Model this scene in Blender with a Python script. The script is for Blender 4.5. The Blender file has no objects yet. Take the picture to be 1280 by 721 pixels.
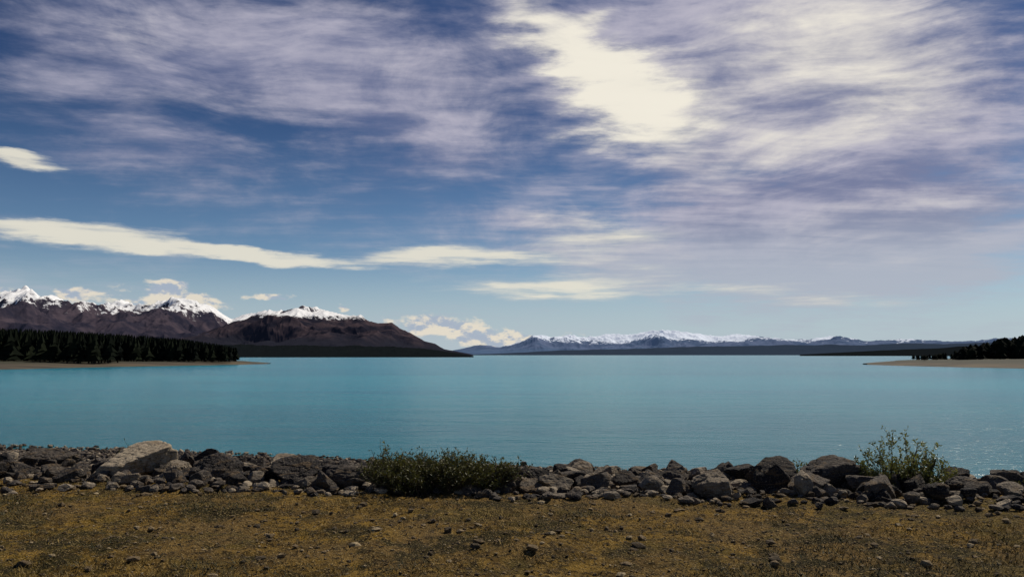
import bpy, bmesh, math, random
import numpy as np
from mathutils import Vector
random.seed(7); RNG=np.random.default_rng(7)
D=bpy.data; scene=bpy.context.scene
F=960.0; PITCH=math.atan(83/960.0); CAMZ=3.3
cp,sp=math.cos(PITCH),math.sin(PITCH)
# ---------------------------------------------------------------- helpers
def ray(px,py):
    u=(px-640)/F; v=(360.5-py)/F
    return u, cp-v*sp, sp+v*cp
def azel(px,py):
    x,y,z=ray(px,py); return math.atan2(x,y), math.atan2(z,math.hypot(x,y))
def at_height(px,py,h):
    x,y,z=ray(px,py); t=(h-CAMZ)/z; return x*t,y*t
def h3(ix,iy,iz,seed):
    n=(ix.astype(np.int64)*374761393+iy.astype(np.int64)*668265263+iz.astype(np.int64)*2147483647+seed*1274126177)&0xffffffff
    n=((n^(n>>13))*1274126177)&0xffffffff
    n=(n^(n>>16))&0xffffffff
    n=(n*2246822519)&0xffffffff
    n=n^(n>>15)
    return n/4294967295.0
def vnoise(x,y,z,seed=0):
    x,y,z=np.broadcast_arrays(np.asarray(x,float),np.asarray(y,float),np.asarray(z,float))
    ix,iy,iz=np.floor(x),np.floor(y),np.floor(z)
    fx,fy,fz=x-ix,y-iy,z-iz
    q=lambda t:t*t*t*(t*(t*6-15)+10)
    fx,fy,fz=q(fx),q(fy),q(fz)
    r=0
    for a in(0,1):
        wa=fx if a else 1-fx
        for b in(0,1):
            wb=fy if b else 1-fy
            for c in(0,1):
                wc=fz if c else 1-fz
                r=r+wa*wb*wc*h3(ix+a,iy+b,iz+c,seed)
    return r
def fbm(x,y,z=0.0,o=5,seed=0,g=0.5,ridge=False):
    s=0;a=1;t=0;f=1.0
    x=np.asarray(x,float);y=np.asarray(y,float);z=np.asarray(z,float)
    for i in range(o):
        n=vnoise(x*f+i*17.3,y*f-i*9.1,z*f+i*5.7,seed+i)
        if ridge: n=1-np.abs(2*n-1)
        s=s+a*n;t+=a;a*=g;f*=2.03
    return s/t
def sstep(a,b,x):
    t=np.clip((x-a)/(b-a),0,1);return t*t*(3-2*t)
def build(name,V,T,mats,mi=None,tone=None,smooth=False):
    me=D.meshes.new(name)
    V=np.ascontiguousarray(V,dtype=np.float32);T=np.ascontiguousarray(T,dtype=np.int32)
    k=T.shape[1]
    me.vertices.add(len(V));me.vertices.foreach_set("co",V.ravel())
    me.loops.add(T.size);me.loops.foreach_set("vertex_index",T.ravel())
    me.polygons.add(len(T));me.polygons.foreach_set("loop_start",np.arange(0,T.size,k,dtype=np.int32))
    try: me.polygons.foreach_set("loop_total",np.full(len(T),k,dtype=np.int32))
    except Exception: pass
    if mi is not None: me.polygons.foreach_set("material_index",np.asarray(mi,dtype=np.int32))
    me.polygons.foreach_set("use_smooth",np.full(len(T),bool(smooth)))
    for m in mats: me.materials.append(m)
    if tone is not None:
        at=me.attributes.new("tone",'FLOAT','POINT');at.data.foreach_set("value",np.asarray(tone,dtype=np.float32))
    me.update();me.validate()
    ob=D.objects.new(name,me);scene.collection.objects.link(ob)
    return ob
class Acc:
    def __init__(s): s.V=[];s.T=[];s.M=[];s.C=[];s.n=0
    def add(s,V,T,m=0,tone=0.5):
        V=np.asarray(V,float);T=np.asarray(T)
        s.V.append(V);s.T.append(T+s.n);s.M.append(np.full(len(T),m));s.C.append(np.full(len(V),tone) if np.isscalar(tone) else tone);s.n+=len(V)
    def make(s,name,mats,smooth=False):
        return build(name,np.concatenate(s.V),np.concatenate(s.T),mats,np.concatenate(s.M),np.concatenate(s.C),smooth)
def grid_faces(nr,nc):
    i=np.arange(nr-1)[:,None]*nc+np.arange(nc-1)[None,:]
    i=i.ravel();return np.stack([i,i+1,i+nc+1,i+nc],1)
# ---------------------------------------------------------------- node helpers
class NT:
    def __init__(s,nt): s.t=nt;s.n=nt.nodes;s.l=nt.links
    def new(s,ty,**k):
        n=s.n.new(ty)
        for a,b in k.items(): setattr(n,a,b)
        return n
    def put(s,sock,v):
        if isinstance(v,bpy.types.NodeSocket): s.l.new(v,sock)
        elif v is not None:
            if isinstance(v,(tuple,list)) and len(v)==3 and sock.type=='RGBA': v=(*v,1)
            sock.default_value=v
    def m(s,op,a,b=None,c=None,clamp=False):
        n=s.new('ShaderNodeMath',operation=op,use_clamp=clamp)
        for i,v in enumerate((a,b,c)):
            if v is not None: s.put(n.inputs[i],v)
        return n.outputs[0]
    def vm(s,op,a,b=None,scale=None):
        n=s.new('ShaderNodeVectorMath',operation=op);s.put(n.inputs[0],a)
        if b is not None: s.put(n.inputs[1],b)
        if scale is not None: s.put(n.inputs['Scale'],scale)
        return n.outputs['Value'] if op in('LENGTH','DOT_PRODUCT') else n.outputs[0]
    def comb(s,x,y,z=0.0):
        n=s.new('ShaderNodeCombineXYZ');[s.put(n.inputs[i],v) for i,v in enumerate((x,y,z))];return n.outputs[0]
    def noise(s,vec,scale,detail=5,rough=.5,dist=0.0,color=False):
        n=s.new('ShaderNodeTexNoise');s.put(n.inputs['Vector'],vec);n.inputs['Scale'].default_value=scale
        n.inputs['Detail'].default_value=detail;n.inputs['Roughness'].default_value=rough;n.inputs['Distortion'].default_value=dist
        return n.outputs['Color' if color else 'Fac']
    def mr(s,v,a,b,c=0.0,d=1.0,smooth=True):
        n=s.new('ShaderNodeMapRange',interpolation_type='SMOOTHSTEP' if smooth else 'LINEAR')
        s.put(n.inputs[0],v)
        for i,q in enumerate((a,b,c,d)): s.put(n.inputs[i+1],q)
        return n.outputs[0]
    def mix(s,f,a,b,mode='MIX'):
        n=s.new('ShaderNodeMix',data_type='RGBA',blend_type=mode)
        s.put(n.inputs[0],f);s.put(n.inputs[6],a);s.put(n.inputs[7],b);return n.outputs[2]
    def mapping(s,vec,loc=(0,0,0),rot=(0,0,0),scale=(1,1,1),ty='POINT'):
        n=s.new('ShaderNodeMapping',vector_type=ty);s.put(n.inputs[0],vec)
        n.inputs['Location'].default_value=loc;n.inputs['Rotation'].default_value=rot;n.inputs['Scale'].default_value=scale
        return n.outputs[0]
def material(name):
    m=D.materials.new(name);m.use_nodes=True;t=NT(m.node_tree);b=m.node_tree.nodes['Principled BSDF'];return m,t,b
def bump(t,b,h,strength,dist):
    n=t.new('ShaderNodeBump');n.inputs['Strength'].default_value=strength;n.inputs['Distance'].default_value=dist
    t.put(n.inputs['Height'],h);t.l.new(n.outputs[0],b.inputs['Normal'])
# ---------------------------------------------------------------- sun & sky
SUN_EL,SUN_AZ=math.radians(50),math.radians(48)
sd=Vector((math.sin(SUN_AZ)*math.cos(SUN_EL),math.cos(SUN_AZ)*math.cos(SUN_EL),math.sin(SUN_EL)))
L=D.lights.new("sun","SUN");L.energy=4.3;L.angle=math.radians(.5);L.color=(1,.91,.75)
so=D.objects.new("sun",L);so.rotation_euler=sd.to_track_quat('Z','Y').to_euler();so.location=sd*100;scene.collection.objects.link(so)

w=D.worlds.new("sky");scene.world=w;w.use_nodes=True
t=NT(w.node_tree);bg=w.node_tree.nodes['Background']
sky=t.new('ShaderNodeTexSky',sky_type='NISHITA');sky.sun_disc=False;sky.sun_elevation=SUN_EL;sky.sun_rotation=SUN_AZ
sky.air_density=1.0;sky.dust_density=0.4;sky.ozone_density=3.0
STR=0.1
g=t.new('ShaderNodeTexCoord').outputs['Generated']
sx=t.new('ShaderNodeSeparateXYZ');t.l.new(g,sx.inputs[0]);X,Y,Z=sx.outputs
az=t.m('ARCTAN2',X,Y);el=t.m('ARCSINE',Z)
zp=t.m('ADD',t.m('MAXIMUM',Z,0.0),0.07)
P=t.comb(t.m('DIVIDE',X,zp),t.m('DIVIDE',Y,zp),0.0)      # cloud-deck coordinates
AE=t.comb(t.m('MULTIPLY',az,57.2958),t.m('MULTIPLY',el,57.2958),0.0)  # degrees
wl=t.noise(t.mapping(AE,scale=(.05,.10,1)),1.0,2,.5,color=True)
ws=t.noise(t.mapping(AE,rot=(0,0,-.15),scale=(.13,.55,1)),1.0,8,.62,color=True)
def warp(kl,ks):
    a=t.vm('SCALE',t.vm('SUBTRACT',wl,(.5,.5,.5)),scale=kl)
    b=t.vm('SCALE',t.vm('SUBTRACT',ws,(.5,.5,.5)),scale=ks)
    o=t.vm('ADD',t.vm('ADD',AE,t.vm('MULTIPLY',a,(1,.6,0))),t.vm('MULTIPLY',b,(1,.5,0)))
    return t.vm('MULTIPLY',o,(1,1,0))
AW=warp(9,13);AS=warp(2.4,4.2)
def ell(vec,x1,y1,x2,y2,th,wt,soft=0.0,ex=1.15):
    a1,e1=[math.degrees(q) for q in azel(x1,y1)];a2,e2=[math.degrees(q) for q in azel(x2,y2)]
    cx,cy=(a1+a2)/2,(e1+e2)/2;hl=math.hypot(a2-a1,e2-e1)/2*ex;ang=math.atan2(e2-e1,a2-a1)
    v=t.mapping(vec,loc=(cx,cy,0),rot=(0,0,ang),scale=(max(hl,.1),th*.055,1),ty='TEXTURE')
    return t.mr(t.vm('LENGTH',v),1.0,soft,0.0,wt)
def total(lst):
    r=lst[0]
    for q in lst[1:]: r=t.m('ADD',r,q)
    return r
def con(s,k): return t.m('MULTIPLY',t.m('SUBTRACT',s,.5),k)
# fibre noises; lookup coordinates are bent gently by the large noise so fibres curve
PW=t.vm('ADD',P,t.vm('SCALE',t.vm('SUBTRACT',wl,(.5,.5,.5)),scale=.5))
AEW=t.vm('ADD',AE,t.vm('SCALE',t.vm('SUBTRACT',wl,(.5,.5,.5)),scale=7.0))
s1=t.noise(t.mapping(PW,rot=(0,0,.10),scale=(1.9,.50,0)),1.0,10,.60,.15)
s2=t.noise(t.mapping(PW,loc=(3,7,0),rot=(0,0,-1.0),scale=(.8,3.2,0)),1.4,9,.60,.12)
s3=t.noise(t.mapping(AEW,rot=(0,0,-.34),scale=(.045,.36,0)),1.0,11,.62,.10)
s3b=t.noise(t.mapping(AEW,loc=(5,5,0),rot=(0,0,.20),scale=(.045,.32,0)),1.0,11,.62,.10)
s4=t.noise(t.mapping(AE,loc=(9,2,0),scale=(.07,.14,0)),1.0,6,.55,.2)
s6=t.noise(t.mapping(AEW,loc=(2,9,0),rot=(0,0,-.2),scale=(.16,.34,0)),1.0,10,.64,.1)
side=t.mr(az,-.30,.10)
s3m=t.m('ADD',t.m('MULTIPLY',s3,side),t.m('MULTIPLY',s3b,t.m('SUBTRACT',1.0,side)))
st=t.m('ADD',t.m('ADD',t.m('MULTIPLY',s1,.15),t.m('MULTIPLY',s2,.22)),t.m('ADD',t.m('MULTIPLY',s3m,.38),t.m('MULTIPLY',s6,.25)))
V=total([ell(AW,-80,0,520,60,120,.95),ell(AW,-60,150,380,235,60,.68),ell(AW,250,40,760,200,150,.90),
  ell(AW,500,0,1400,0,190,1.1),ell(AW,720,240,1480,110,260,1.25),ell(AW,640,335,1440,270,110,1.0),
  ell(AW,520,290,900,330,60,.60),ell(AW,-60,80,300,130,50,.45),ell(AW,850,335,1400,350,90,.5)])
dens=t.m('ADD',V,con(st,4.2));dens=t.m('ADD',dens,con(s4,1.1))
veil=t.m('MULTIPLY',t.mr(dens,-.15,1.20),.95)
B=total([ell(AW,620,0,880,190,100,1.20),ell(AW,690,100,980,170,110,.60),ell(AW,780,90,1360,-30,150,.95),ell(AW,900,200,1360,60,90,.60),
  ell(AW,600,290,880,305,48,.60),ell(AW,940,310,1340,240,90,.48),ell(AW,20,0,330,50,60,.42),ell(AW,540,0,800,60,80,.50),ell(AW,760,235,1100,180,70,.45),ell(AW,350,50,560,110,60,.28)])
bd=t.mr(t.m('ADD',B,con(st,4.2)),.08,1.45)
bd=t.m('MULTIPLY',bd,t.mr(B,.0,.35))
# long lenticular streaks near the horizon
S=total([ell(AS,-100,276,270,304,20,1.25,.2),ell(AS,130,300,360,322,14,.9,.2),ell(AS,240,312,470,332,14,1.2,.2),ell(AS,400,324,720,320,22,1.0,.1),ell(AS,480,350,860,368,22,.95,.1),
  ell(AS,600,335,880,348,40,.75,.0),ell(AS,-30,191,90,212,16,1.25,.2),ell(AS,620,296,880,290,38,.7,.0),ell(AS,750,350,1100,364,26,.55,.0),ell(AS,430,330,620,300,18,.5,.0),ell(AS,880,372,1300,378,16,.35,.0)])
s5=t.noise(t.mapping(AE,rot=(0,0,.05),scale=(.07,.90,0)),1.0,11,.68,.15)
sdn=t.mr(t.m('ADD',S,con(s5,3.8)),.08,1.35)
sdn=t.m('MULTIPLY',sdn,t.mr(S,.0,.4))
# cumulus banks low over the ranges
c1=t.noise(t.mapping(AE,scale=(.45,.9,0)),1.0,9,.60,.15)
c2=t.noise(t.mapping(AE,loc=(0,-.35,0),scale=(.45,.9,0)),1.0,9,.60,.15)
CU=total([ell(AS,100,374,330,376,23,1.05,.1),ell(AS,170,354,250,352,16,1.1,.1),ell(AS,300,367,392,369,12,1.05,.1),ell(AS,-40,360,36,370,16,.95,.1),
  ell(AS,460,400,640,414,28,1.1,.1),ell(AS,560,420,700,428,18,1.0,.1),ell(AS,420,381,450,385,12,.95,.1),ell(AS,-20,333,16,335,7,.9,.1),ell(AS,55,364,125,369,15,.85,.1),
  ell(AS,600,424,800,430,13,.65,.1)])
cd=t.mr(t.m('ADD',CU,con(c1,2.8)),.34,.84)
cd=t.m('MULTIPLY',cd,t.mr(CU,.0,.2))
csh=t.mr(t.m('SUBTRACT',c2,c1),-.05,.08)
# compose
base=t.mix(1.0,sky.outputs[0],t.mix(t.mr(el,.02,.36),(.52,.63,.72),(.16,.235,.36)),'MULTIPLY')
base=t.vm('SCALE',base,scale=STR)
base=t.mix(t.mr(el,.0,.14,.85,0.0),base,(.45,.54,.61))
veilc=t.mix(t.mr(st,.41,.59),(.19,.21,.34),(.49,.47,.56))
veilc=t.mix(t.mr(t.m('ADD',az,t.m('MULTIPLY',el,.6)),-.55,.25,.35,0),veilc,(.15,.18,.31))
veilc=t.mix(t.mr(el,.20,.08),veilc,(.42,.46,.54))
c=t.mix(veil,base,veilc)
c=t.mix(t.m('MULTIPLY',bd,.94),c,t.mix(t.mr(t.m('ADD',B,con(st,3.6)),.3,1.3),(.58,.56,.58),(.90,.85,.73)))
c=t.mix(t.m('MULTIPLY',sdn,.88),c,t.mix(t.mr(t.m('ADD',S,con(s5,2.0)),.3,1.1),(.55,.57,.57),(.80,.76,.64)))
c=t.mix(t.m('MULTIPLY',cd,.88),c,t.mix(csh,(.80,.72,.59),(.38,.44,.54)))
t.l.new(t.vm('SCALE',c,scale=1/STR),bg.inputs[0]);bg.inputs[1].default_value=STR

# ---------------------------------------------------------------- materials
def pos(t): return t.new('ShaderNodeNewGeometry').outputs['Position']
def attr(t,n='tone'): return t.new('ShaderNodeAttribute',attribute_name=n).outputs['Fac']
# ground
m_ground,t,b=material("dry_ground");p=pos(t)
n1=t.noise(p,.55,4,.6,.5);n2=t.noise(p,3.2,6,.65,.3);n3=t.noise(p,16,6,.7);n4=t.noise(p,60,3,.6);n5=t.noise(t.vm('ADD',p,(31,7,0)),1.5,6,.7,.4)
n7=t.noise(t.vm('ADD',p,(3,17,0)),.9,6,.68,.6)
c=t.mix(t.mr(n2,.38,.62),(.085,.052,.013),(.265,.160,.030))
c=t.mix(t.mr(n1,.42,.60,0,.7),c,(.175,.112,.044))
c=t.mix(t.mr(n7,.50,.60,0,.55),c,(.070,.062,.014))
c=t.mix(t.mr(n5,.50,.60,0,.92),c,(.027,.024,.008))
c=t.mix(t.mr(n3,.49,.61,0,.90),c,(.023,.016,.008))  # fine dark patches, painted shade between the clumps
c=t.mix(t.mr(n4,.55,.67,0,.75),c,(.42,.31,.14))
sepp=t.new('ShaderNodeSeparateXYZ');t.l.new(p,sepp.inputs[0])
low=t.mr(sepp.outputs[2],1.5,1.2)
c=t.mix(low,c,t.mix(t.mr(n3,.4,.6),(.045,.036,.036),(.15,.125,.11)))
c=t.mix(t.mr(sepp.outputs[2],.12,.0,0,.6),c,(.035,.03,.03))
t.put(b.inputs['Base Color'],c);b.inputs['Roughness'].default_value=.95;b.inputs['Specular IOR Level'].default_value=.1
bump(t,b,t.m('ADD',n3,t.m('MULTIPLY',n4,.5)),1.0,.08)
# rock
def rockmat(name,dark,mid,light,hs=1.0):
    m,t,b=material(name);p=pos(t);a=attr(t)
    n1=t.noise(p,3.0*hs,6,.6,.6);n2=t.noise(p,14*hs,8,.7);n3=t.noise(p,60*hs,3,.6)
    n6=t.noise(t.mapping(p,rot=(.5,.3,.2),scale=(1,1,5)),4*hs,5,.6,.8)
    k=t.m('ADD',t.m('MULTIPLY',n1,.5),t.m('MULTIPLY',a,.75))
    c=t.mix(t.mr(k,.32,.62),dark,mid);c=t.mix(t.mr(k,.62,.98),c,light)
    c=t.mix(t.mr(n2,.50,.64,0,.65),c,dark);c=t.mix(t.mr(n3,.56,.68,0,.5),c,light)
    c=t.mix(t.mr(n6,.52,.63,0,.55),c,(.16,.105,.052))
    t.put(b.inputs['Base Color'],c);b.inputs['Roughness'].default_value=.88;b.inputs['Specular IOR Level'].default_value=.25
    bump(t,b,t.m('ADD',t.m('ADD',t.m('MULTIPLY',n2,1),t.m('MULTIPLY',n1,.7)),t.m('MULTIPLY',n6,.8)),1.0,.08/hs)
    return m
m_rock=rockmat("weathered_rock",(.018,.016,.018),(.100,.084,.072),(.40,.33,.245))
m_grav=rockmat("gravel_stone",(.045,.034,.022),(.17,.12,.065),(.42,.33,.20),4)
# grass
m_grass,t,b=material("dry_grass_blade");a=attr(t)
c=t.mix(t.mr(a,.0,.5,0,1),(.028,.032,.008),(.14,.095,.022));c=t.mix(t.mr(a,.5,1.0),c,(.32,.21,.045))
t.put(b.inputs['Base Color'],c);b.inputs['Roughness'].default_value=.8
def leafmat(name,c0,c1):
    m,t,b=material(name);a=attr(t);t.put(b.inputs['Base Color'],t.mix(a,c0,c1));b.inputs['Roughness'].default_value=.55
    tr=t.new('ShaderNodeBsdfTranslucent');t.put(tr.inputs[0],t.mix(a,c0,c1));mx=t.new('ShaderNodeMixShader');mx.inputs[0].default_value=.3
    t.l.new(b.outputs[0],mx.inputs[1]);t.l.new(tr.outputs[0],mx.inputs[2]);t.l.new(mx.outputs[0],m.node_tree.nodes['Material Output'].inputs[0]);return m
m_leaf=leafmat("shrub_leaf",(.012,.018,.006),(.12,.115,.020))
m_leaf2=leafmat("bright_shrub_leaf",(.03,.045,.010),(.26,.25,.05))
m_stem,t,b=material("shrub_stem");t.put(b.inputs['Base Color'],t.mix(t.noise(pos(t),30,3),(.03,.018,.010),(.10,.06,.03)));b.inputs['Roughness'].default_value=.8
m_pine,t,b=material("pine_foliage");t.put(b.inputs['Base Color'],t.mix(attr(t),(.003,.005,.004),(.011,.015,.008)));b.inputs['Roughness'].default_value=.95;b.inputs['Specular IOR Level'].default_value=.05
m_trunk,t,b=material("pine_bark");t.put(b.inputs['Base Color'],t.mix(t.noise(pos(t),3,3),(.02,.014,.010),(.05,.035,.025)));b.inputs['Roughness'].default_value=.9
# beach headland
m_beach,t,b=material("gravel_beach");p=pos(t)
sp_=t.new('ShaderNodeSeparateXYZ');t.l.new(p,sp_.inputs[0])
nn=t.noise(t.mapping(p,scale=(.03,.15,.4)),1,6,.65);n2=t.noise(p,1.2,4,.6)
c=t.mix(t.mr(nn,.35,.65),(.030,.023,.014),(.095,.070,.038));c=t.mix(t.mr(n2,.5,.7,0,.4),c,(.035,.026,.018))
c=t.mix(t.mr(t.m('ADD',sp_.outputs[2],t.m('MULTIPLY',nn,1.2)),1.2,1.8),c,(.028,.026,.011))
t.put(b.inputs['Base Color'],c);b.inputs['Roughness'].default_value=.95
# water
m_water,t,b=material("glacial_lake_water");p=pos(t)
big=t.noise(t.mapping(p,scale=(.003,.016,1)),1,5,.6)
mid=t.noise(t.mapping(p,scale=(.05,.25,1)),1,5,.6)
sw=t.new('ShaderNodeSeparateXYZ');t.l.new(p,sw.inputs[0])
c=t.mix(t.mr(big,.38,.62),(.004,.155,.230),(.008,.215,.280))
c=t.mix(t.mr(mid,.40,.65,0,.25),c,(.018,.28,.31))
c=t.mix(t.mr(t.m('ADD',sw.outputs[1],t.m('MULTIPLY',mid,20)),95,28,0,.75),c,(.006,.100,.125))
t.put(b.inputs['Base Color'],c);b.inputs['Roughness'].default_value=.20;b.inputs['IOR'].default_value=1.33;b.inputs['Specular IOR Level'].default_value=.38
w1=t.noise(t.mapping(p,scale=(1.3,3.2,1)),1,5,.6,.4);w2=t.noise(t.mapping(p,scale=(.12,.4,1)),1,4,.6,.3)
bump(t,b,t.m('ADD',w1,t.m('MULTIPLY',w2,2.5)),.65,.12)
# mountains
def mtn(name,lowc,highc,veg,snowz,snoww,haze,hazec,sc,snowc=(.80,.80,.82)):
    m,t,b=material(name);p=pos(t);s=t.new('ShaderNodeSeparateXYZ');t.l.new(p,s.inputs[0])
    n=t.noise(p,sc,8,.65,.3);n2=t.noise(p,sc*5,6,.7);n0=t.noise(p,sc*.35,4,.5)
    c=t.mix(t.mr(n,.38,.62),lowc,highc)
    c=t.mix(t.mr(t.m('ADD',s.outputs[2],t.m('MULTIPLY',n0,snowz*.6)),snowz*.85,snowz*.5),c,veg)
    k=t.m('ADD',s.outputs[2],t.m('MULTIPLY',t.m('SUBTRACT',n2,.5),snoww*5.5));k=t.m('ADD',k,t.m('MULTIPLY',t.m('SUBTRACT',n,.5),snoww*3.5))
    k=t.m('ADD',k,t.m('MULTIPLY',t.m('SUBTRACT',attr(t),.62),-snoww*3.5))
    c=t.mix(t.mr(k,snowz,snowz+snoww*.45),c,snowc)
    c=t.mix(haze*.6,c,hazec)  # aerial haze painted into the base colour, fixed per material
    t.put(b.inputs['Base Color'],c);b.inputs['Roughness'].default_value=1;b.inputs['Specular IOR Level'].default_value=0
    t.put(b.inputs['Emission Color'],hazec);b.inputs['Emission Strength'].default_value=haze  # faint blue glow imitates haze in the air; the slopes are no light source
    return m
# ---------------------------------------------------------------- terrain near
def edge_y(x): return 9.5-.14*np.clip(x,-40,40)+.35*(vnoise(x*.9,0,0,3)-.5)
def wat_y(x): return 23.6-.25*np.clip(x,-40,40)+1.2*(vnoise(x*.3,0,0,5)-.5)
def H(x,y,fine=True):
    x=np.asarray(x,float);y=np.asarray(y,float);e=edge_y(x);w_=wat_y(x)
    a=1.6+.10*(fbm(x*.35,y*.35,0,3,11)-.5)
    t1=np.clip((y-e)/3.0,0,1);h=a-.22*t1*t1*(3-2*t1)
    u=np.clip((y-e-2.6)/(w_-e-2.6),0,1);h=h*(1-u)**1.25
    h=np.where(y>w_,-np.minimum((y-w_)*.22,4.0),h)
    if fine:
        m=np.exp(-np.maximum(np.hypot(x,y)-40,0)/30)
        h=h+m*(.10*(fbm(x*1.3,y*1.3,0,3,21)-.5)+.040*(fbm(x*7,y*7,0,3,22)-.5)+.026*(vnoise(x*18,y*18,0,23)-.5))*np.where(y>w_,.3,1)
    return h
def graded(lo,hi,step,mx,gr=1.16):
    a=list(np.arange(lo,hi,step));s=step
    while a[-1]<mx[1]: s*=gr;a.append(a[-1]+s)
    s=step
    while a[0]>mx[0]: s*=gr;a.insert(0,a[0]-s)
    return np.array(a)
xs=graded(-10,10,.04,(-40000,40000));ys_=graded(4.5,13,.03,(-2000,42000))
gx,gy=np.meshgrid(xs,ys_);gz=H(gx,gy)
build("ground",np.stack([gx.ravel(),gy.ravel(),gz.ravel()],1),grid_faces(len(ys_),len(xs)),[m_ground],smooth=True)
# lake
xw=graded(-40,40,4,(-45000,45000),1.3);yw=graded(8,80,4,(6,45000),1.3);yw=yw[yw>5]
wx,wy=np.meshgrid(xw,yw)
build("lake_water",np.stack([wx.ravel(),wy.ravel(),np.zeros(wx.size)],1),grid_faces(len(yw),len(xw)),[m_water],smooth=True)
# ---------------------------------------------------------------- rocks
def ico(n):
    bm=bmesh.new();bmesh.ops.create_icosphere(bm,subdivisions=n,radius=1)
    v=np.array([list(q.co) for q in bm.verts]);f=np.array([[q.index for q in k.verts] for k in bm.faces]);bm.free();return v,f
I1,I2,I3,I4=ico(1),ico(2),ico(4),ico(6)
def rockshape(I,rng,planes=10,k=60,rough=.07):
    d=I[0];n=rng.normal(size=(planes,3));n/=np.linalg.norm(n,axis=1)[:,None]
    dd=rng.uniform(.42,.9,planes)
    dot=d@n.T;r=np.where(dot>.05,dd/np.maximum(dot,.05),8.0);r=np.minimum(r,8)
    r=np.concatenate([r,np.full((len(d),1),1.15)],1)
    rm=r.min(1);rs=rm-np.log(np.exp(-k*(r-rm[:,None])).sum(1))/k
    o=rng.uniform(0,90)
    rs=rs*(1+rough*2*(fbm(d[:,0]*2.2+o,d[:,1]*2.2,d[:,2]*2.2,5,3,.55)-.5)-rough*.9*np.maximum(0,fbm(d[:,0]*3+o,d[:,1]*3,d[:,2]*3,3,9,.5,True)-.72)*4)
    return d*rs[:,None]
def rotm(a,b,c):
    ca,sa,cb,sb,cc,sc=math.cos(a),math.sin(a),math.cos(b),math.sin(b),math.cos(c),math.sin(c)
    return np.array([[cc,-sc,0],[sc,cc,0],[0,0,1]])@np.array([[cb,0,sb],[0,1,0],[-sb,0,cb]])@np.array([[1,0,0],[0,ca,-sa],[0,sa,ca]])
def norm(v): return v/np.array([np.abs(v[:,0]).max(),np.abs(v[:,1]).max(),np.abs(v[:,2]).max()])
T2=[norm(rockshape(I2,RNG,9)) for _ in range(20)]
T3=[norm(rockshape(I3,RNG,10)) for _ in range(30)]
T1=[norm(rockshape(I1,RNG,8,30)) for _ in range(12)]
heroes=[(146,607,90,46,.95),(50,588,66,30,.35),(213,604,40,24,.75),(345,588,48,24,.85),(268,607,58,34,.15),(368,617,72,34,.12),(432,618,50,30,.35),
 (322,612,34,22,.55),(905,634,62,42,.70),(1052,622,72,44,.30),(972,628,42,38,.15),(1216,630,42,26,.30),(1266,626,44,30,.40),(878,612,32,20,.25),(700,622,32,28,.30),
 (748,626,38,26,.45),(655,612,30,26,.15),(812,620,30,22,.35),(120,590,34,24,.20),(18,603,44,22,.25),(1150,627,38,28,.15),(1105,632,30,20,.5),(60,604,42,20,.40),(790,606,32,20,.3),
 (665,626,30,18,.6),(1010,632,32,20,.6),(935,598,28,16,.3),(392,588,38,20,.30),(300,592,32,22,.7),(1085,606,36,22,.2),(1190,616,32,22,.25),(1240,614,30,18,.4),(850,630,34,20,.5),(725,604,30,18,.25),(590,634,26,14,.5),(410,600,34,20,.2),(240,588,32,18,.4),(185,592,30,18,.3)]
for i,(px,py,wd,ht,tn) in enumerate(heroes):
    x,y=at_height(px,py,1.5);s=wd/F*y/2*1.1;hz=ht/F*y/2*1.25
    v=norm(rockshape(I4,RNG,8,80,.10)@rotm(RNG.uniform(-.3,.3),RNG.uniform(-.3,.3),RNG.uniform(0,6.28)).T)
    v=v*np.array([s,s*RNG.uniform(.75,1),hz])
    z0=float(H(x,y+s*.6))
    build("boulder",v+np.array([x,y+s*.7,z0+hz*.62]),I4[1],[m_rock],tone=np.full(len(v),tn),smooth=True)
A=Acc()
def addrock(A,T,I,x,y,s,flat,tn,sink=.35,z=None):
    v=(T[RNG.integers(len(T))]@rotm(RNG.uniform(-.5,.5),RNG.uniform(-.5,.5),RNG.uniform(0,6.28)).T)
    v=v*np.array([s*RNG.uniform(.8,1.35),s*RNG.uniform(.7,1.1),s*flat])
    zz=float(H(x,y)) if z is None else z
    A.add(v+np.array([x,y,zz+s*flat*(1-sink*2)]),I[1],0,tn)
for i in range(1200):
    x=RNG.uniform(-14,14);q=RNG.beta(1.1,1.4)*4.2
    y=float(edge_y(x))+.05+q;s=RNG.choice([.08,.115,.16,.22],p=[.32,.34,.25,.09])*RNG.uniform(.8,1.25)
    if x<-1.2: s*=.9
    addrock(A,T3,I3,x,y,s,RNG.uniform(.6,1.0),RNG.beta(1.1,1.7),.14)
for i in range(4800):
    x=RNG.uniform(-15,15);y=float(edge_y(x))+RNG.beta(1.0,1.6)*5.8-.35;addrock(A,T2,I2,x,y,RNG.uniform(.03,.095),RNG.uniform(.45,.8),RNG.beta(1.1,1.2),.15)
A.make("rocks",[m_rock],smooth=False)
A=Acc()
for i in range(11000):
    x=RNG.uniform(-24,10);e=float(edge_y(x));w_=float(wat_y(x));y=RNG.uniform(e+1.5,w_+.8)
    s=RNG.uniform(.03,.08)*(1.8 if RNG.random()<.10 else 1)
    addrock(A,T1,I1,x,y,s,RNG.uniform(.45,.8),RNG.beta(1.3,1.4),.2)
A.make("shingle",[m_rock])
A=Acc()
for i in range(30000):
    y=RNG.uniform(4.8,10.8);x=RNG.uniform(-1,1)*(y*.72+1);e=float(edge_y(x))
    if y>e+.6: continue
    near=math.exp(-max(0,e-y)/1.0)
    if RNG.random()>.52+.48*near: continue
    s=min(.005+RNG.pareto(2.7)*.0062,.055)
    addrock(A,T1,I1,x,y,s,RNG.uniform(.4,.7),RNG.beta(1.4,1.6),.2)
A.make("gravel",[m_grav])
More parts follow.
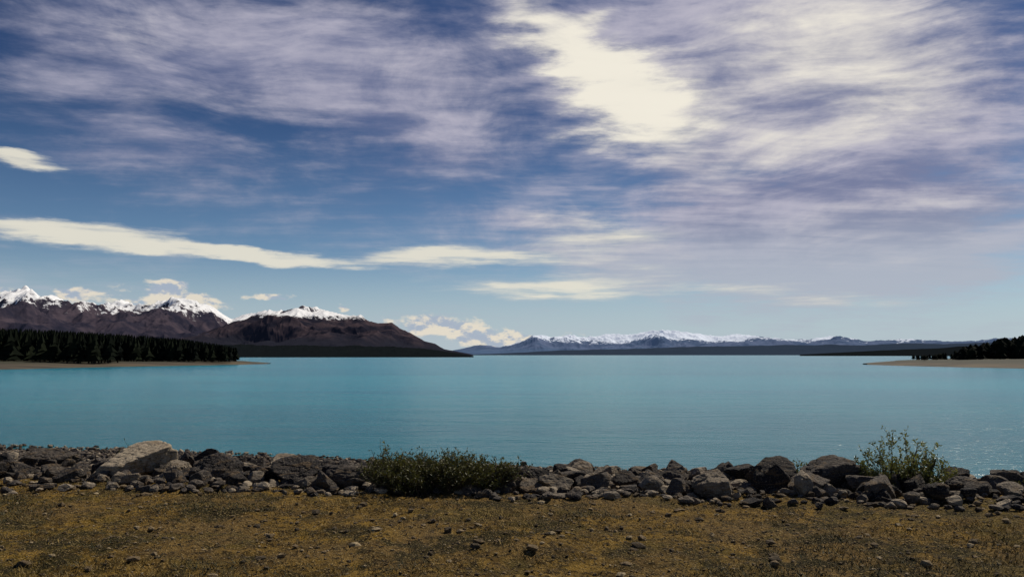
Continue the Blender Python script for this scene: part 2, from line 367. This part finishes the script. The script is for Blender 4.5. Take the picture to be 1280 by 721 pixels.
# ---------------------------------------------------------------- dry grass
n=110000
y=RNG.uniform(4.8,10.6,n);x=RNG.uniform(-1,1,n)*(y*.72+.6)
dn=fbm(x*1.1,y*1.6,0,5,41,.6);gr=fbm(x*.9+9,y*1.3,0,4,44)
k=(y<edge_y(x)+.4)&(RNG.random(n)<sstep(.46,.64,dn)*.8+.05)
x,y,dn,gr=x[k],y[k],dn[k],gr[k];n=len(x);z=H(x,y)
ang=RNG.uniform(0,6.28,n);hh=RNG.uniform(.010,.030,n)*(.7+sstep(.45,.65,dn));wd=RNG.uniform(.002,.005,n)
la=RNG.uniform(0,6.28,n);ln=hh*RNG.uniform(.3,1.6,n)
dx,dy=np.cos(ang)*wd,np.sin(ang)*wd
P0=np.stack([x-dx,y-dy,z-.004],1);P1=np.stack([x+dx,y+dy,z-.004],1);P2=np.stack([x+np.cos(la)*ln,y+np.sin(la)*ln,z+hh],1)
VV=np.stack([P0,P1,P2],1).reshape(-1,3);TT=np.arange(3*n).reshape(-1,3)
tn=np.clip(.84-sstep(.45,.57,gr)*.8+RNG.normal(0,.18,n),0,1)
build("dry_grass",VV,TT,[m_grass],tone=np.repeat(tn,3))
# ---------------------------------------------------------------- shrubs
def tube(A,pts,r0,r1,m=1):
    pts=np.array(pts);k=len(pts);V=[];Tt=[]
    for i,p_ in enumerate(pts):
        d=pts[min(i+1,k-1)]-pts[max(i-1,0)];d/=np.linalg.norm(d)+1e-9
        a=np.cross(d,[.3,.9,.1]);a/=np.linalg.norm(a)+1e-9;b_=np.cross(d,a);r=r0+(r1-r0)*i/(k-1)
        for j in range(4):
            q=j*math.pi/2;V.append(p_+r*(math.cos(q)*a+math.sin(q)*b_))
    for i in range(k-1):
        for j in range(4):
            a_,b2=i*4+j,i*4+(j+1)%4;Tt+=[[a_,b2,b2+4],[a_,b2+4,a_+4]]
    A.add(V,Tt,m,.3)
def leaf(A,p_,ln,wd,d,tn):
    d=d/(np.linalg.norm(d)+1e-9);s=np.cross(d,RNG.normal(size=3));s/=np.linalg.norm(s)+1e-9;nn=np.cross(d,s)
    A.add([p_,p_+d*ln*.45+s*wd+nn*wd*.3,p_+d*ln,p_+d*ln*.45-s*wd+nn*wd*.3],[[0,1,2],[0,2,3]],0,tn)
def shrub(name,cx,cy,rx,ry,ht,stems,lps,lm,lsz,up=.8,tall=()):
    A=Acc()
    for i in range(stems):
        a=RNG.uniform(0,6.28);q=math.sqrt(RNG.random());bx,by=cx+math.cos(a)*rx*.8*q,cy+math.sin(a)*ry*.7*q
        z0=float(H(bx,by))-.02;hgt=ht*RNG.uniform(.40,1.0)*(1-.30*q*q)
        if tall and i<len(tall): bx=cx+tall[i][0];by=cy;hgt=tall[i][1];a=RNG.uniform(0,6.28);q=.25
        dx,dy=math.cos(a)*rx*.4*(q+.15),math.sin(a)*ry*.5*(q+.15)
        pts=[np.array([bx+dx*(s_**1.5)+RNG.normal(0,.012),by+dy*(s_**1.5)+RNG.normal(0,.012),z0+hgt*(s_**up)]) for s_ in np.linspace(0,1,6)]
        tube(A,pts,.007,.002)
        subs=[pts]
        for b_ in range(4):
            f=RNG.uniform(.25,.85)*5;ii=int(f);st_=pts[ii]*(1-(f-ii))+pts[min(ii+1,5)]*(f-ii)
            o=RNG.normal(0,1,3);o[2]=abs(o[2])+.4;o/=np.linalg.norm(o);l_=hgt*RNG.uniform(.2,.42)
            sb=[st_+o*l_*s_+np.array([0,0,.03*s_*s_]) for s_ in np.linspace(0,1,4)];tube(A,sb,.003,.001);subs.append(sb)
        base=RNG.uniform(.1,.7)
        for sb in subs:
            k=len(sb)-1
            for j in range(lps):
                f=(RNG.beta(1.6,1.1) if sb is pts else RNG.random())*k;ii=min(int(f),k-1);p_=sb[ii]*(1-(f-ii))+sb[ii+1]*(f-ii)
                d=RNG.normal(0,1,3);d[2]+=.6;d/=np.linalg.norm(d)
                hf=(p_[2]-z0)/max(ht,.01)
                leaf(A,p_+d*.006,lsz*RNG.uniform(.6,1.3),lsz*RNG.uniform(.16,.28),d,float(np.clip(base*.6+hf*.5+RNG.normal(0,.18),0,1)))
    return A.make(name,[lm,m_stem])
def sh(name,px,py,wd,hpx,stems,lps,lm,lsz,back=.25,tall=()):
    x,y=at_height(px,py,1.5);y+=back;x=(px-640)/F*y;return shrub(name,x,y,wd/F*y/2,wd/F*y/2*.5,hpx/F*y,stems,lps,lm,lsz,tall=tall)
sh("shrub",555,630,184,48,320,14,m_leaf,.038,tall=((-.72,.66),(-.62,.58),(-.78,.50)))
sh("shrub",505,618,80,46,80,14,m_leaf,.038)
sh("shrub",1118,622,112,66,52,17,m_leaf2,.046,tall=((-.12,.84),(.38,.66),(.44,.56),(-.3,.70),(.1,.7)))
sh("shrub",1178,628,60,26,20,12,m_leaf,.045)
sh("shrub",1000,622,26,50,7,8,m_leaf2,.045,back=.8)
sh("shrub",172,600,50,38,40,12,m_leaf,.040,back=.8)
sh("shrub",1262,632,30,24,8,9,m_leaf,.04)
# ---------------------------------------------------------------- headlands + forests
def spit(name,shore,back,zmax,seed):
    a=np.array(shore,float);b_=np.array(back,float);nu,nv=160,40
    tt=np.linspace(0,1,len(a));u=np.linspace(0,1,nu)
    S_=np.stack([np.interp(u,tt,a[:,0]),np.interp(u,tt,a[:,1])],1);B_=np.stack([np.interp(u,tt,b_[:,0]),np.interp(u,tt,b_[:,1])],1)
    Z_=np.interp(u,tt,zmax);v=np.linspace(-.06,1,nv)
    PX=S_[None,:,0]*(1-v[:,None])+B_[None,:,0]*v[:,None];PY=S_[None,:,1]*(1-v[:,None])+B_[None,:,1]*v[:,None]
    PY=PY+5*(fbm(PX*.07,PY*.0,0,4,seed)-.5)*(1-v[:,None])
    prof=np.where(v<0,v*12,np.minimum(v*4,1)**.8+.0*v)[:,None]
    PZ=prof*Z_[None,:]*(1+.5*(fbm(PX*.08,PY*.08,0,4,seed+2)-.5))-.05
    PZ=PZ*np.where(v>.9,(1-v)/.1,1)[:,None]-.3*(v>.97)[:,None]
    build(name,np.stack([PX.ravel(),PY.ravel(),PZ.ravel()],1),grid_faces(nv,nu),[m_beach],smooth=True)
def conifer(A,x,y,z,h,r,round_=False):
    ls=6;ns=8;V=[];Tt=[];o=RNG.uniform(0,6.28)
    A.add([[x-.03*h,y,z-.3],[x+.03*h,y,z-.3],[x,y+.03*h,z-.3],[x,y,z+h*.9]],[[0,1,3],[1,2,3],[2,0,3]],1,.3)
    for l in range(ls):
        f=l/ls;zb=z+h*(.10+.80*f);zt=min(zb+h*.30,z+h*1.0)
        rr=r*((1-f)**.75 if not round_ else math.sqrt(max(.1,1-(f*1.1-.25)**2))*.95)*RNG.uniform(.8,1.15);c0=len(V);V.append([x+RNG.normal(0,.04*r),y,zt])
        for j in range(ns):
            a=o+l*.4+j*2*math.pi/ns;q=rr*(1 if j%2 else .55)*RNG.uniform(.75,1.25);V.append([x+math.cos(a)*q,y+math.sin(a)*q,zb-h*.04*(j%2)+RNG.normal(0,.01*h)])
        for j in range(ns): Tt.append([c0,c0+1+j,c0+1+(j+1)%ns])
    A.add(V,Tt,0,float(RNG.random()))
def wpt(px,d): return ((px-640)/F*d,d)
spit("headland",[wpt(-500,120),wpt(-150,140),wpt(0,172),wpt(120,205),wpt(220,232),wpt(300,262),wpt(335,285)],
     [wpt(-500,420),wpt(-150,420),wpt(0,420),wpt(120,400),wpt(220,370),wpt(300,320),wpt(340,292)],[1.6,1.6,1.6,1.5,1.3,1.0,.3],5)
A=Acc()
for i in range(2500):
    px=RNG.uniform(-450,297);d=RNG.uniform(225,395)if px<150 else RNG.uniform(250+ (px-150)*.12,395-(px-150)*.45)
    x,y=wpt(px,d)
    top=np.interp(px,[-450,0,60,150,230,270,297],[404,409,411,416,422,428,433])
    h=((443-top)/F*d+CAMZ-1.4)*RNG.uniform(.90,1.03)
    conifer(A,x,y,1.2,h,h*RNG.uniform(.24,.36))
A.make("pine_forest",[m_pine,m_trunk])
spit("headland",[wpt(1082,262),wpt(1120,238),wpt(1180,212),wpt(1280,186),wpt(1450,160),wpt(1800,130)],
     [wpt(1076,275),wpt(1120,330),wpt(1180,380),wpt(1280,420),wpt(1450,420),wpt(1800,420)],[.4,1.1,1.6,1.9,2.0,2.0],15)
A=Acc()
for i in range(1000):
    px=1140+abs(RNG.beta(1.4,1.2))*620;d=RNG.uniform(262,400)
    if px<1200: d=RNG.uniform(272,330)
    x,y=wpt(px,d);top=np.interp(px,[1140,1170,1195,1205,1240,1280,1700],[442,440,436,431,424,417,405])
    h=((443-top)/F*d+CAMZ-1.6)*RNG.uniform(.6,1.05);h=max(h,1.0)
    conifer(A,x,y,1.4,h,h*RNG.uniform(.35,.5) if px<1240 else h*RNG.uniform(.25,.4),True)
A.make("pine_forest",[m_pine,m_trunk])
# ---------------------------------------------------------------- hills and mountains
def rangemesh(name,prof,R,front,back,naz,nr,seed,mat,amp=.55,scale=900.,crest=.06,fine=0.0,jag=0.0):
    pr=np.array([[*azel(a,b_)] for a,b_ in prof]);A_=np.linspace(pr[0,0],pr[-1,0],naz)
    el_=np.interp(A_,pr[:,0],pr[:,1])
    k=max(3,naz//260);ker=np.hanning(k+2);ker/=ker.sum();el_=np.convolve(np.pad(el_,(k,k),'edge'),ker,'same')[k:-k]
    s=np.concatenate([np.linspace(0,1,nr),1+np.linspace(0,1,40)[1:]])
    shp=np.where(s<=1,s**1.05,(2-s))
    r=np.where(s<=1,R-front+front*s,R+(s-1)*back)
    AA,RR=np.meshgrid(A_,r);XX=np.sin(AA)*RR;YY=np.cos(AA)*RR
    SS=shp[:,None]
    # the ridge jitter wanders sideways with range so gullies do not line up with one viewpoint
    Hh=np.maximum(R*np.tan(el_)+CAMZ,1.0)[None]*(1+jag*(fbm(XX/R*75+3*SS,SS*4.0,0,3,seed+31,.45,True)-.55))
    wx_=XX+scale*.6*(fbm(XX/scale,YY/scale,0,3,seed+50)-.5);wy_=YY+scale*.6*(fbm(XX/scale,YY/scale,3.3,3,seed+60)-.5)
    rid=fbm(wx_/scale,wy_/(scale*1.6),0,6,seed,.50,True)
    fz=scale*.35;rid2=fbm(XX/fz,YY/fz,0,4,seed+9,.5,True)
    Zz=Hh*np.clip(SS+(rid-.68)*amp*4*SS*(1-SS)+crest*(rid-.62)*SS*2+fine*(rid2-.62)*SS,0,1.3)
    Zz=np.where(s[:,None]<=0.001,-6,Zz);Zz=np.where(s[:,None]>1.99,-6,Zz)
    build(name,np.stack([XX.ravel(),YY.ravel(),Zz.ravel()],1),grid_faces(len(s),naz),[mat],tone=rid.ravel(),smooth=True)
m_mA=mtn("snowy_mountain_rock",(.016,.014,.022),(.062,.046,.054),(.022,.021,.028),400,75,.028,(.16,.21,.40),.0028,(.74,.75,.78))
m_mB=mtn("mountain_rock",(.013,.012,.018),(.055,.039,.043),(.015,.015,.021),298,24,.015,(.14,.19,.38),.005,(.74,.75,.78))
m_mC=mtn("hazed_range_rock",(.03,.04,.07),(.08,.09,.14),(.04,.06,.10),395,95,.105,(.22,.38,.70),.0016,(.68,.73,.82))  # bluish rock and snow colours include painted distance haze
m_mD=mtn("hazed_hill_cover",(.02,.03,.045),(.05,.055,.07),(.02,.028,.04),9000,100,.036,(.15,.26,.52),.0015)  # blue cast of the hills is distance haze put into the colour
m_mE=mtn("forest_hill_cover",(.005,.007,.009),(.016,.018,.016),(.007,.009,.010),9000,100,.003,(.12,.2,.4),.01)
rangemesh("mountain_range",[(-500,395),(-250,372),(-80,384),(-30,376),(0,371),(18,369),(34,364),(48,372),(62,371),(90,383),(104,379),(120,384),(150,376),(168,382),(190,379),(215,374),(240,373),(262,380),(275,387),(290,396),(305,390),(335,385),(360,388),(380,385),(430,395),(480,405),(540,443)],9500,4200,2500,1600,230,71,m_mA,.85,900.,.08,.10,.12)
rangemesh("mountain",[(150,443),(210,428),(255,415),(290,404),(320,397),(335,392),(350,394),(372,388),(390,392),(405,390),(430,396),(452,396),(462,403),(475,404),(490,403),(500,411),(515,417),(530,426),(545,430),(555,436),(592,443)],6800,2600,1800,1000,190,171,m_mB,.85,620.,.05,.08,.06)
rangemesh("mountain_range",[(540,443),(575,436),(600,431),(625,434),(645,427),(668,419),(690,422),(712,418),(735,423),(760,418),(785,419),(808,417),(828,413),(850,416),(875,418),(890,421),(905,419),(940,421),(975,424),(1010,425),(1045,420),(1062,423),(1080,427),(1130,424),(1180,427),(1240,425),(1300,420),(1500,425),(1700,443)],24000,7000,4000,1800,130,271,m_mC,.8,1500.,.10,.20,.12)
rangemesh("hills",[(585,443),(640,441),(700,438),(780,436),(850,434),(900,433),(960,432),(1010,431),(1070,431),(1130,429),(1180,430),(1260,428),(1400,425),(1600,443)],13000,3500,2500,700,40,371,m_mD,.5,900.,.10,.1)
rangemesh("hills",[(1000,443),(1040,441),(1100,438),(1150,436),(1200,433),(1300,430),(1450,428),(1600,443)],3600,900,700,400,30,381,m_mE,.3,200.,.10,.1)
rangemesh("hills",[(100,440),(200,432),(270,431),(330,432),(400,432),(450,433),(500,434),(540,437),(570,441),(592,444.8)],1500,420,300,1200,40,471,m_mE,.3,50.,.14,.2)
# ---------------------------------------------------------------- camera
cam=D.cameras.new("camera");co=D.objects.new("camera",cam);scene.collection.objects.link(co)
cam.sensor_width=36;cam.lens=27;co.location=(0,0,CAMZ);co.rotation_euler=(math.pi/2+PITCH,0,0);cam.clip_start=.1;cam.clip_end=120000
scene.camera=co
scene.view_settings.view_transform='Standard';scene.view_settings.look='None';scene.view_settings.exposure=0
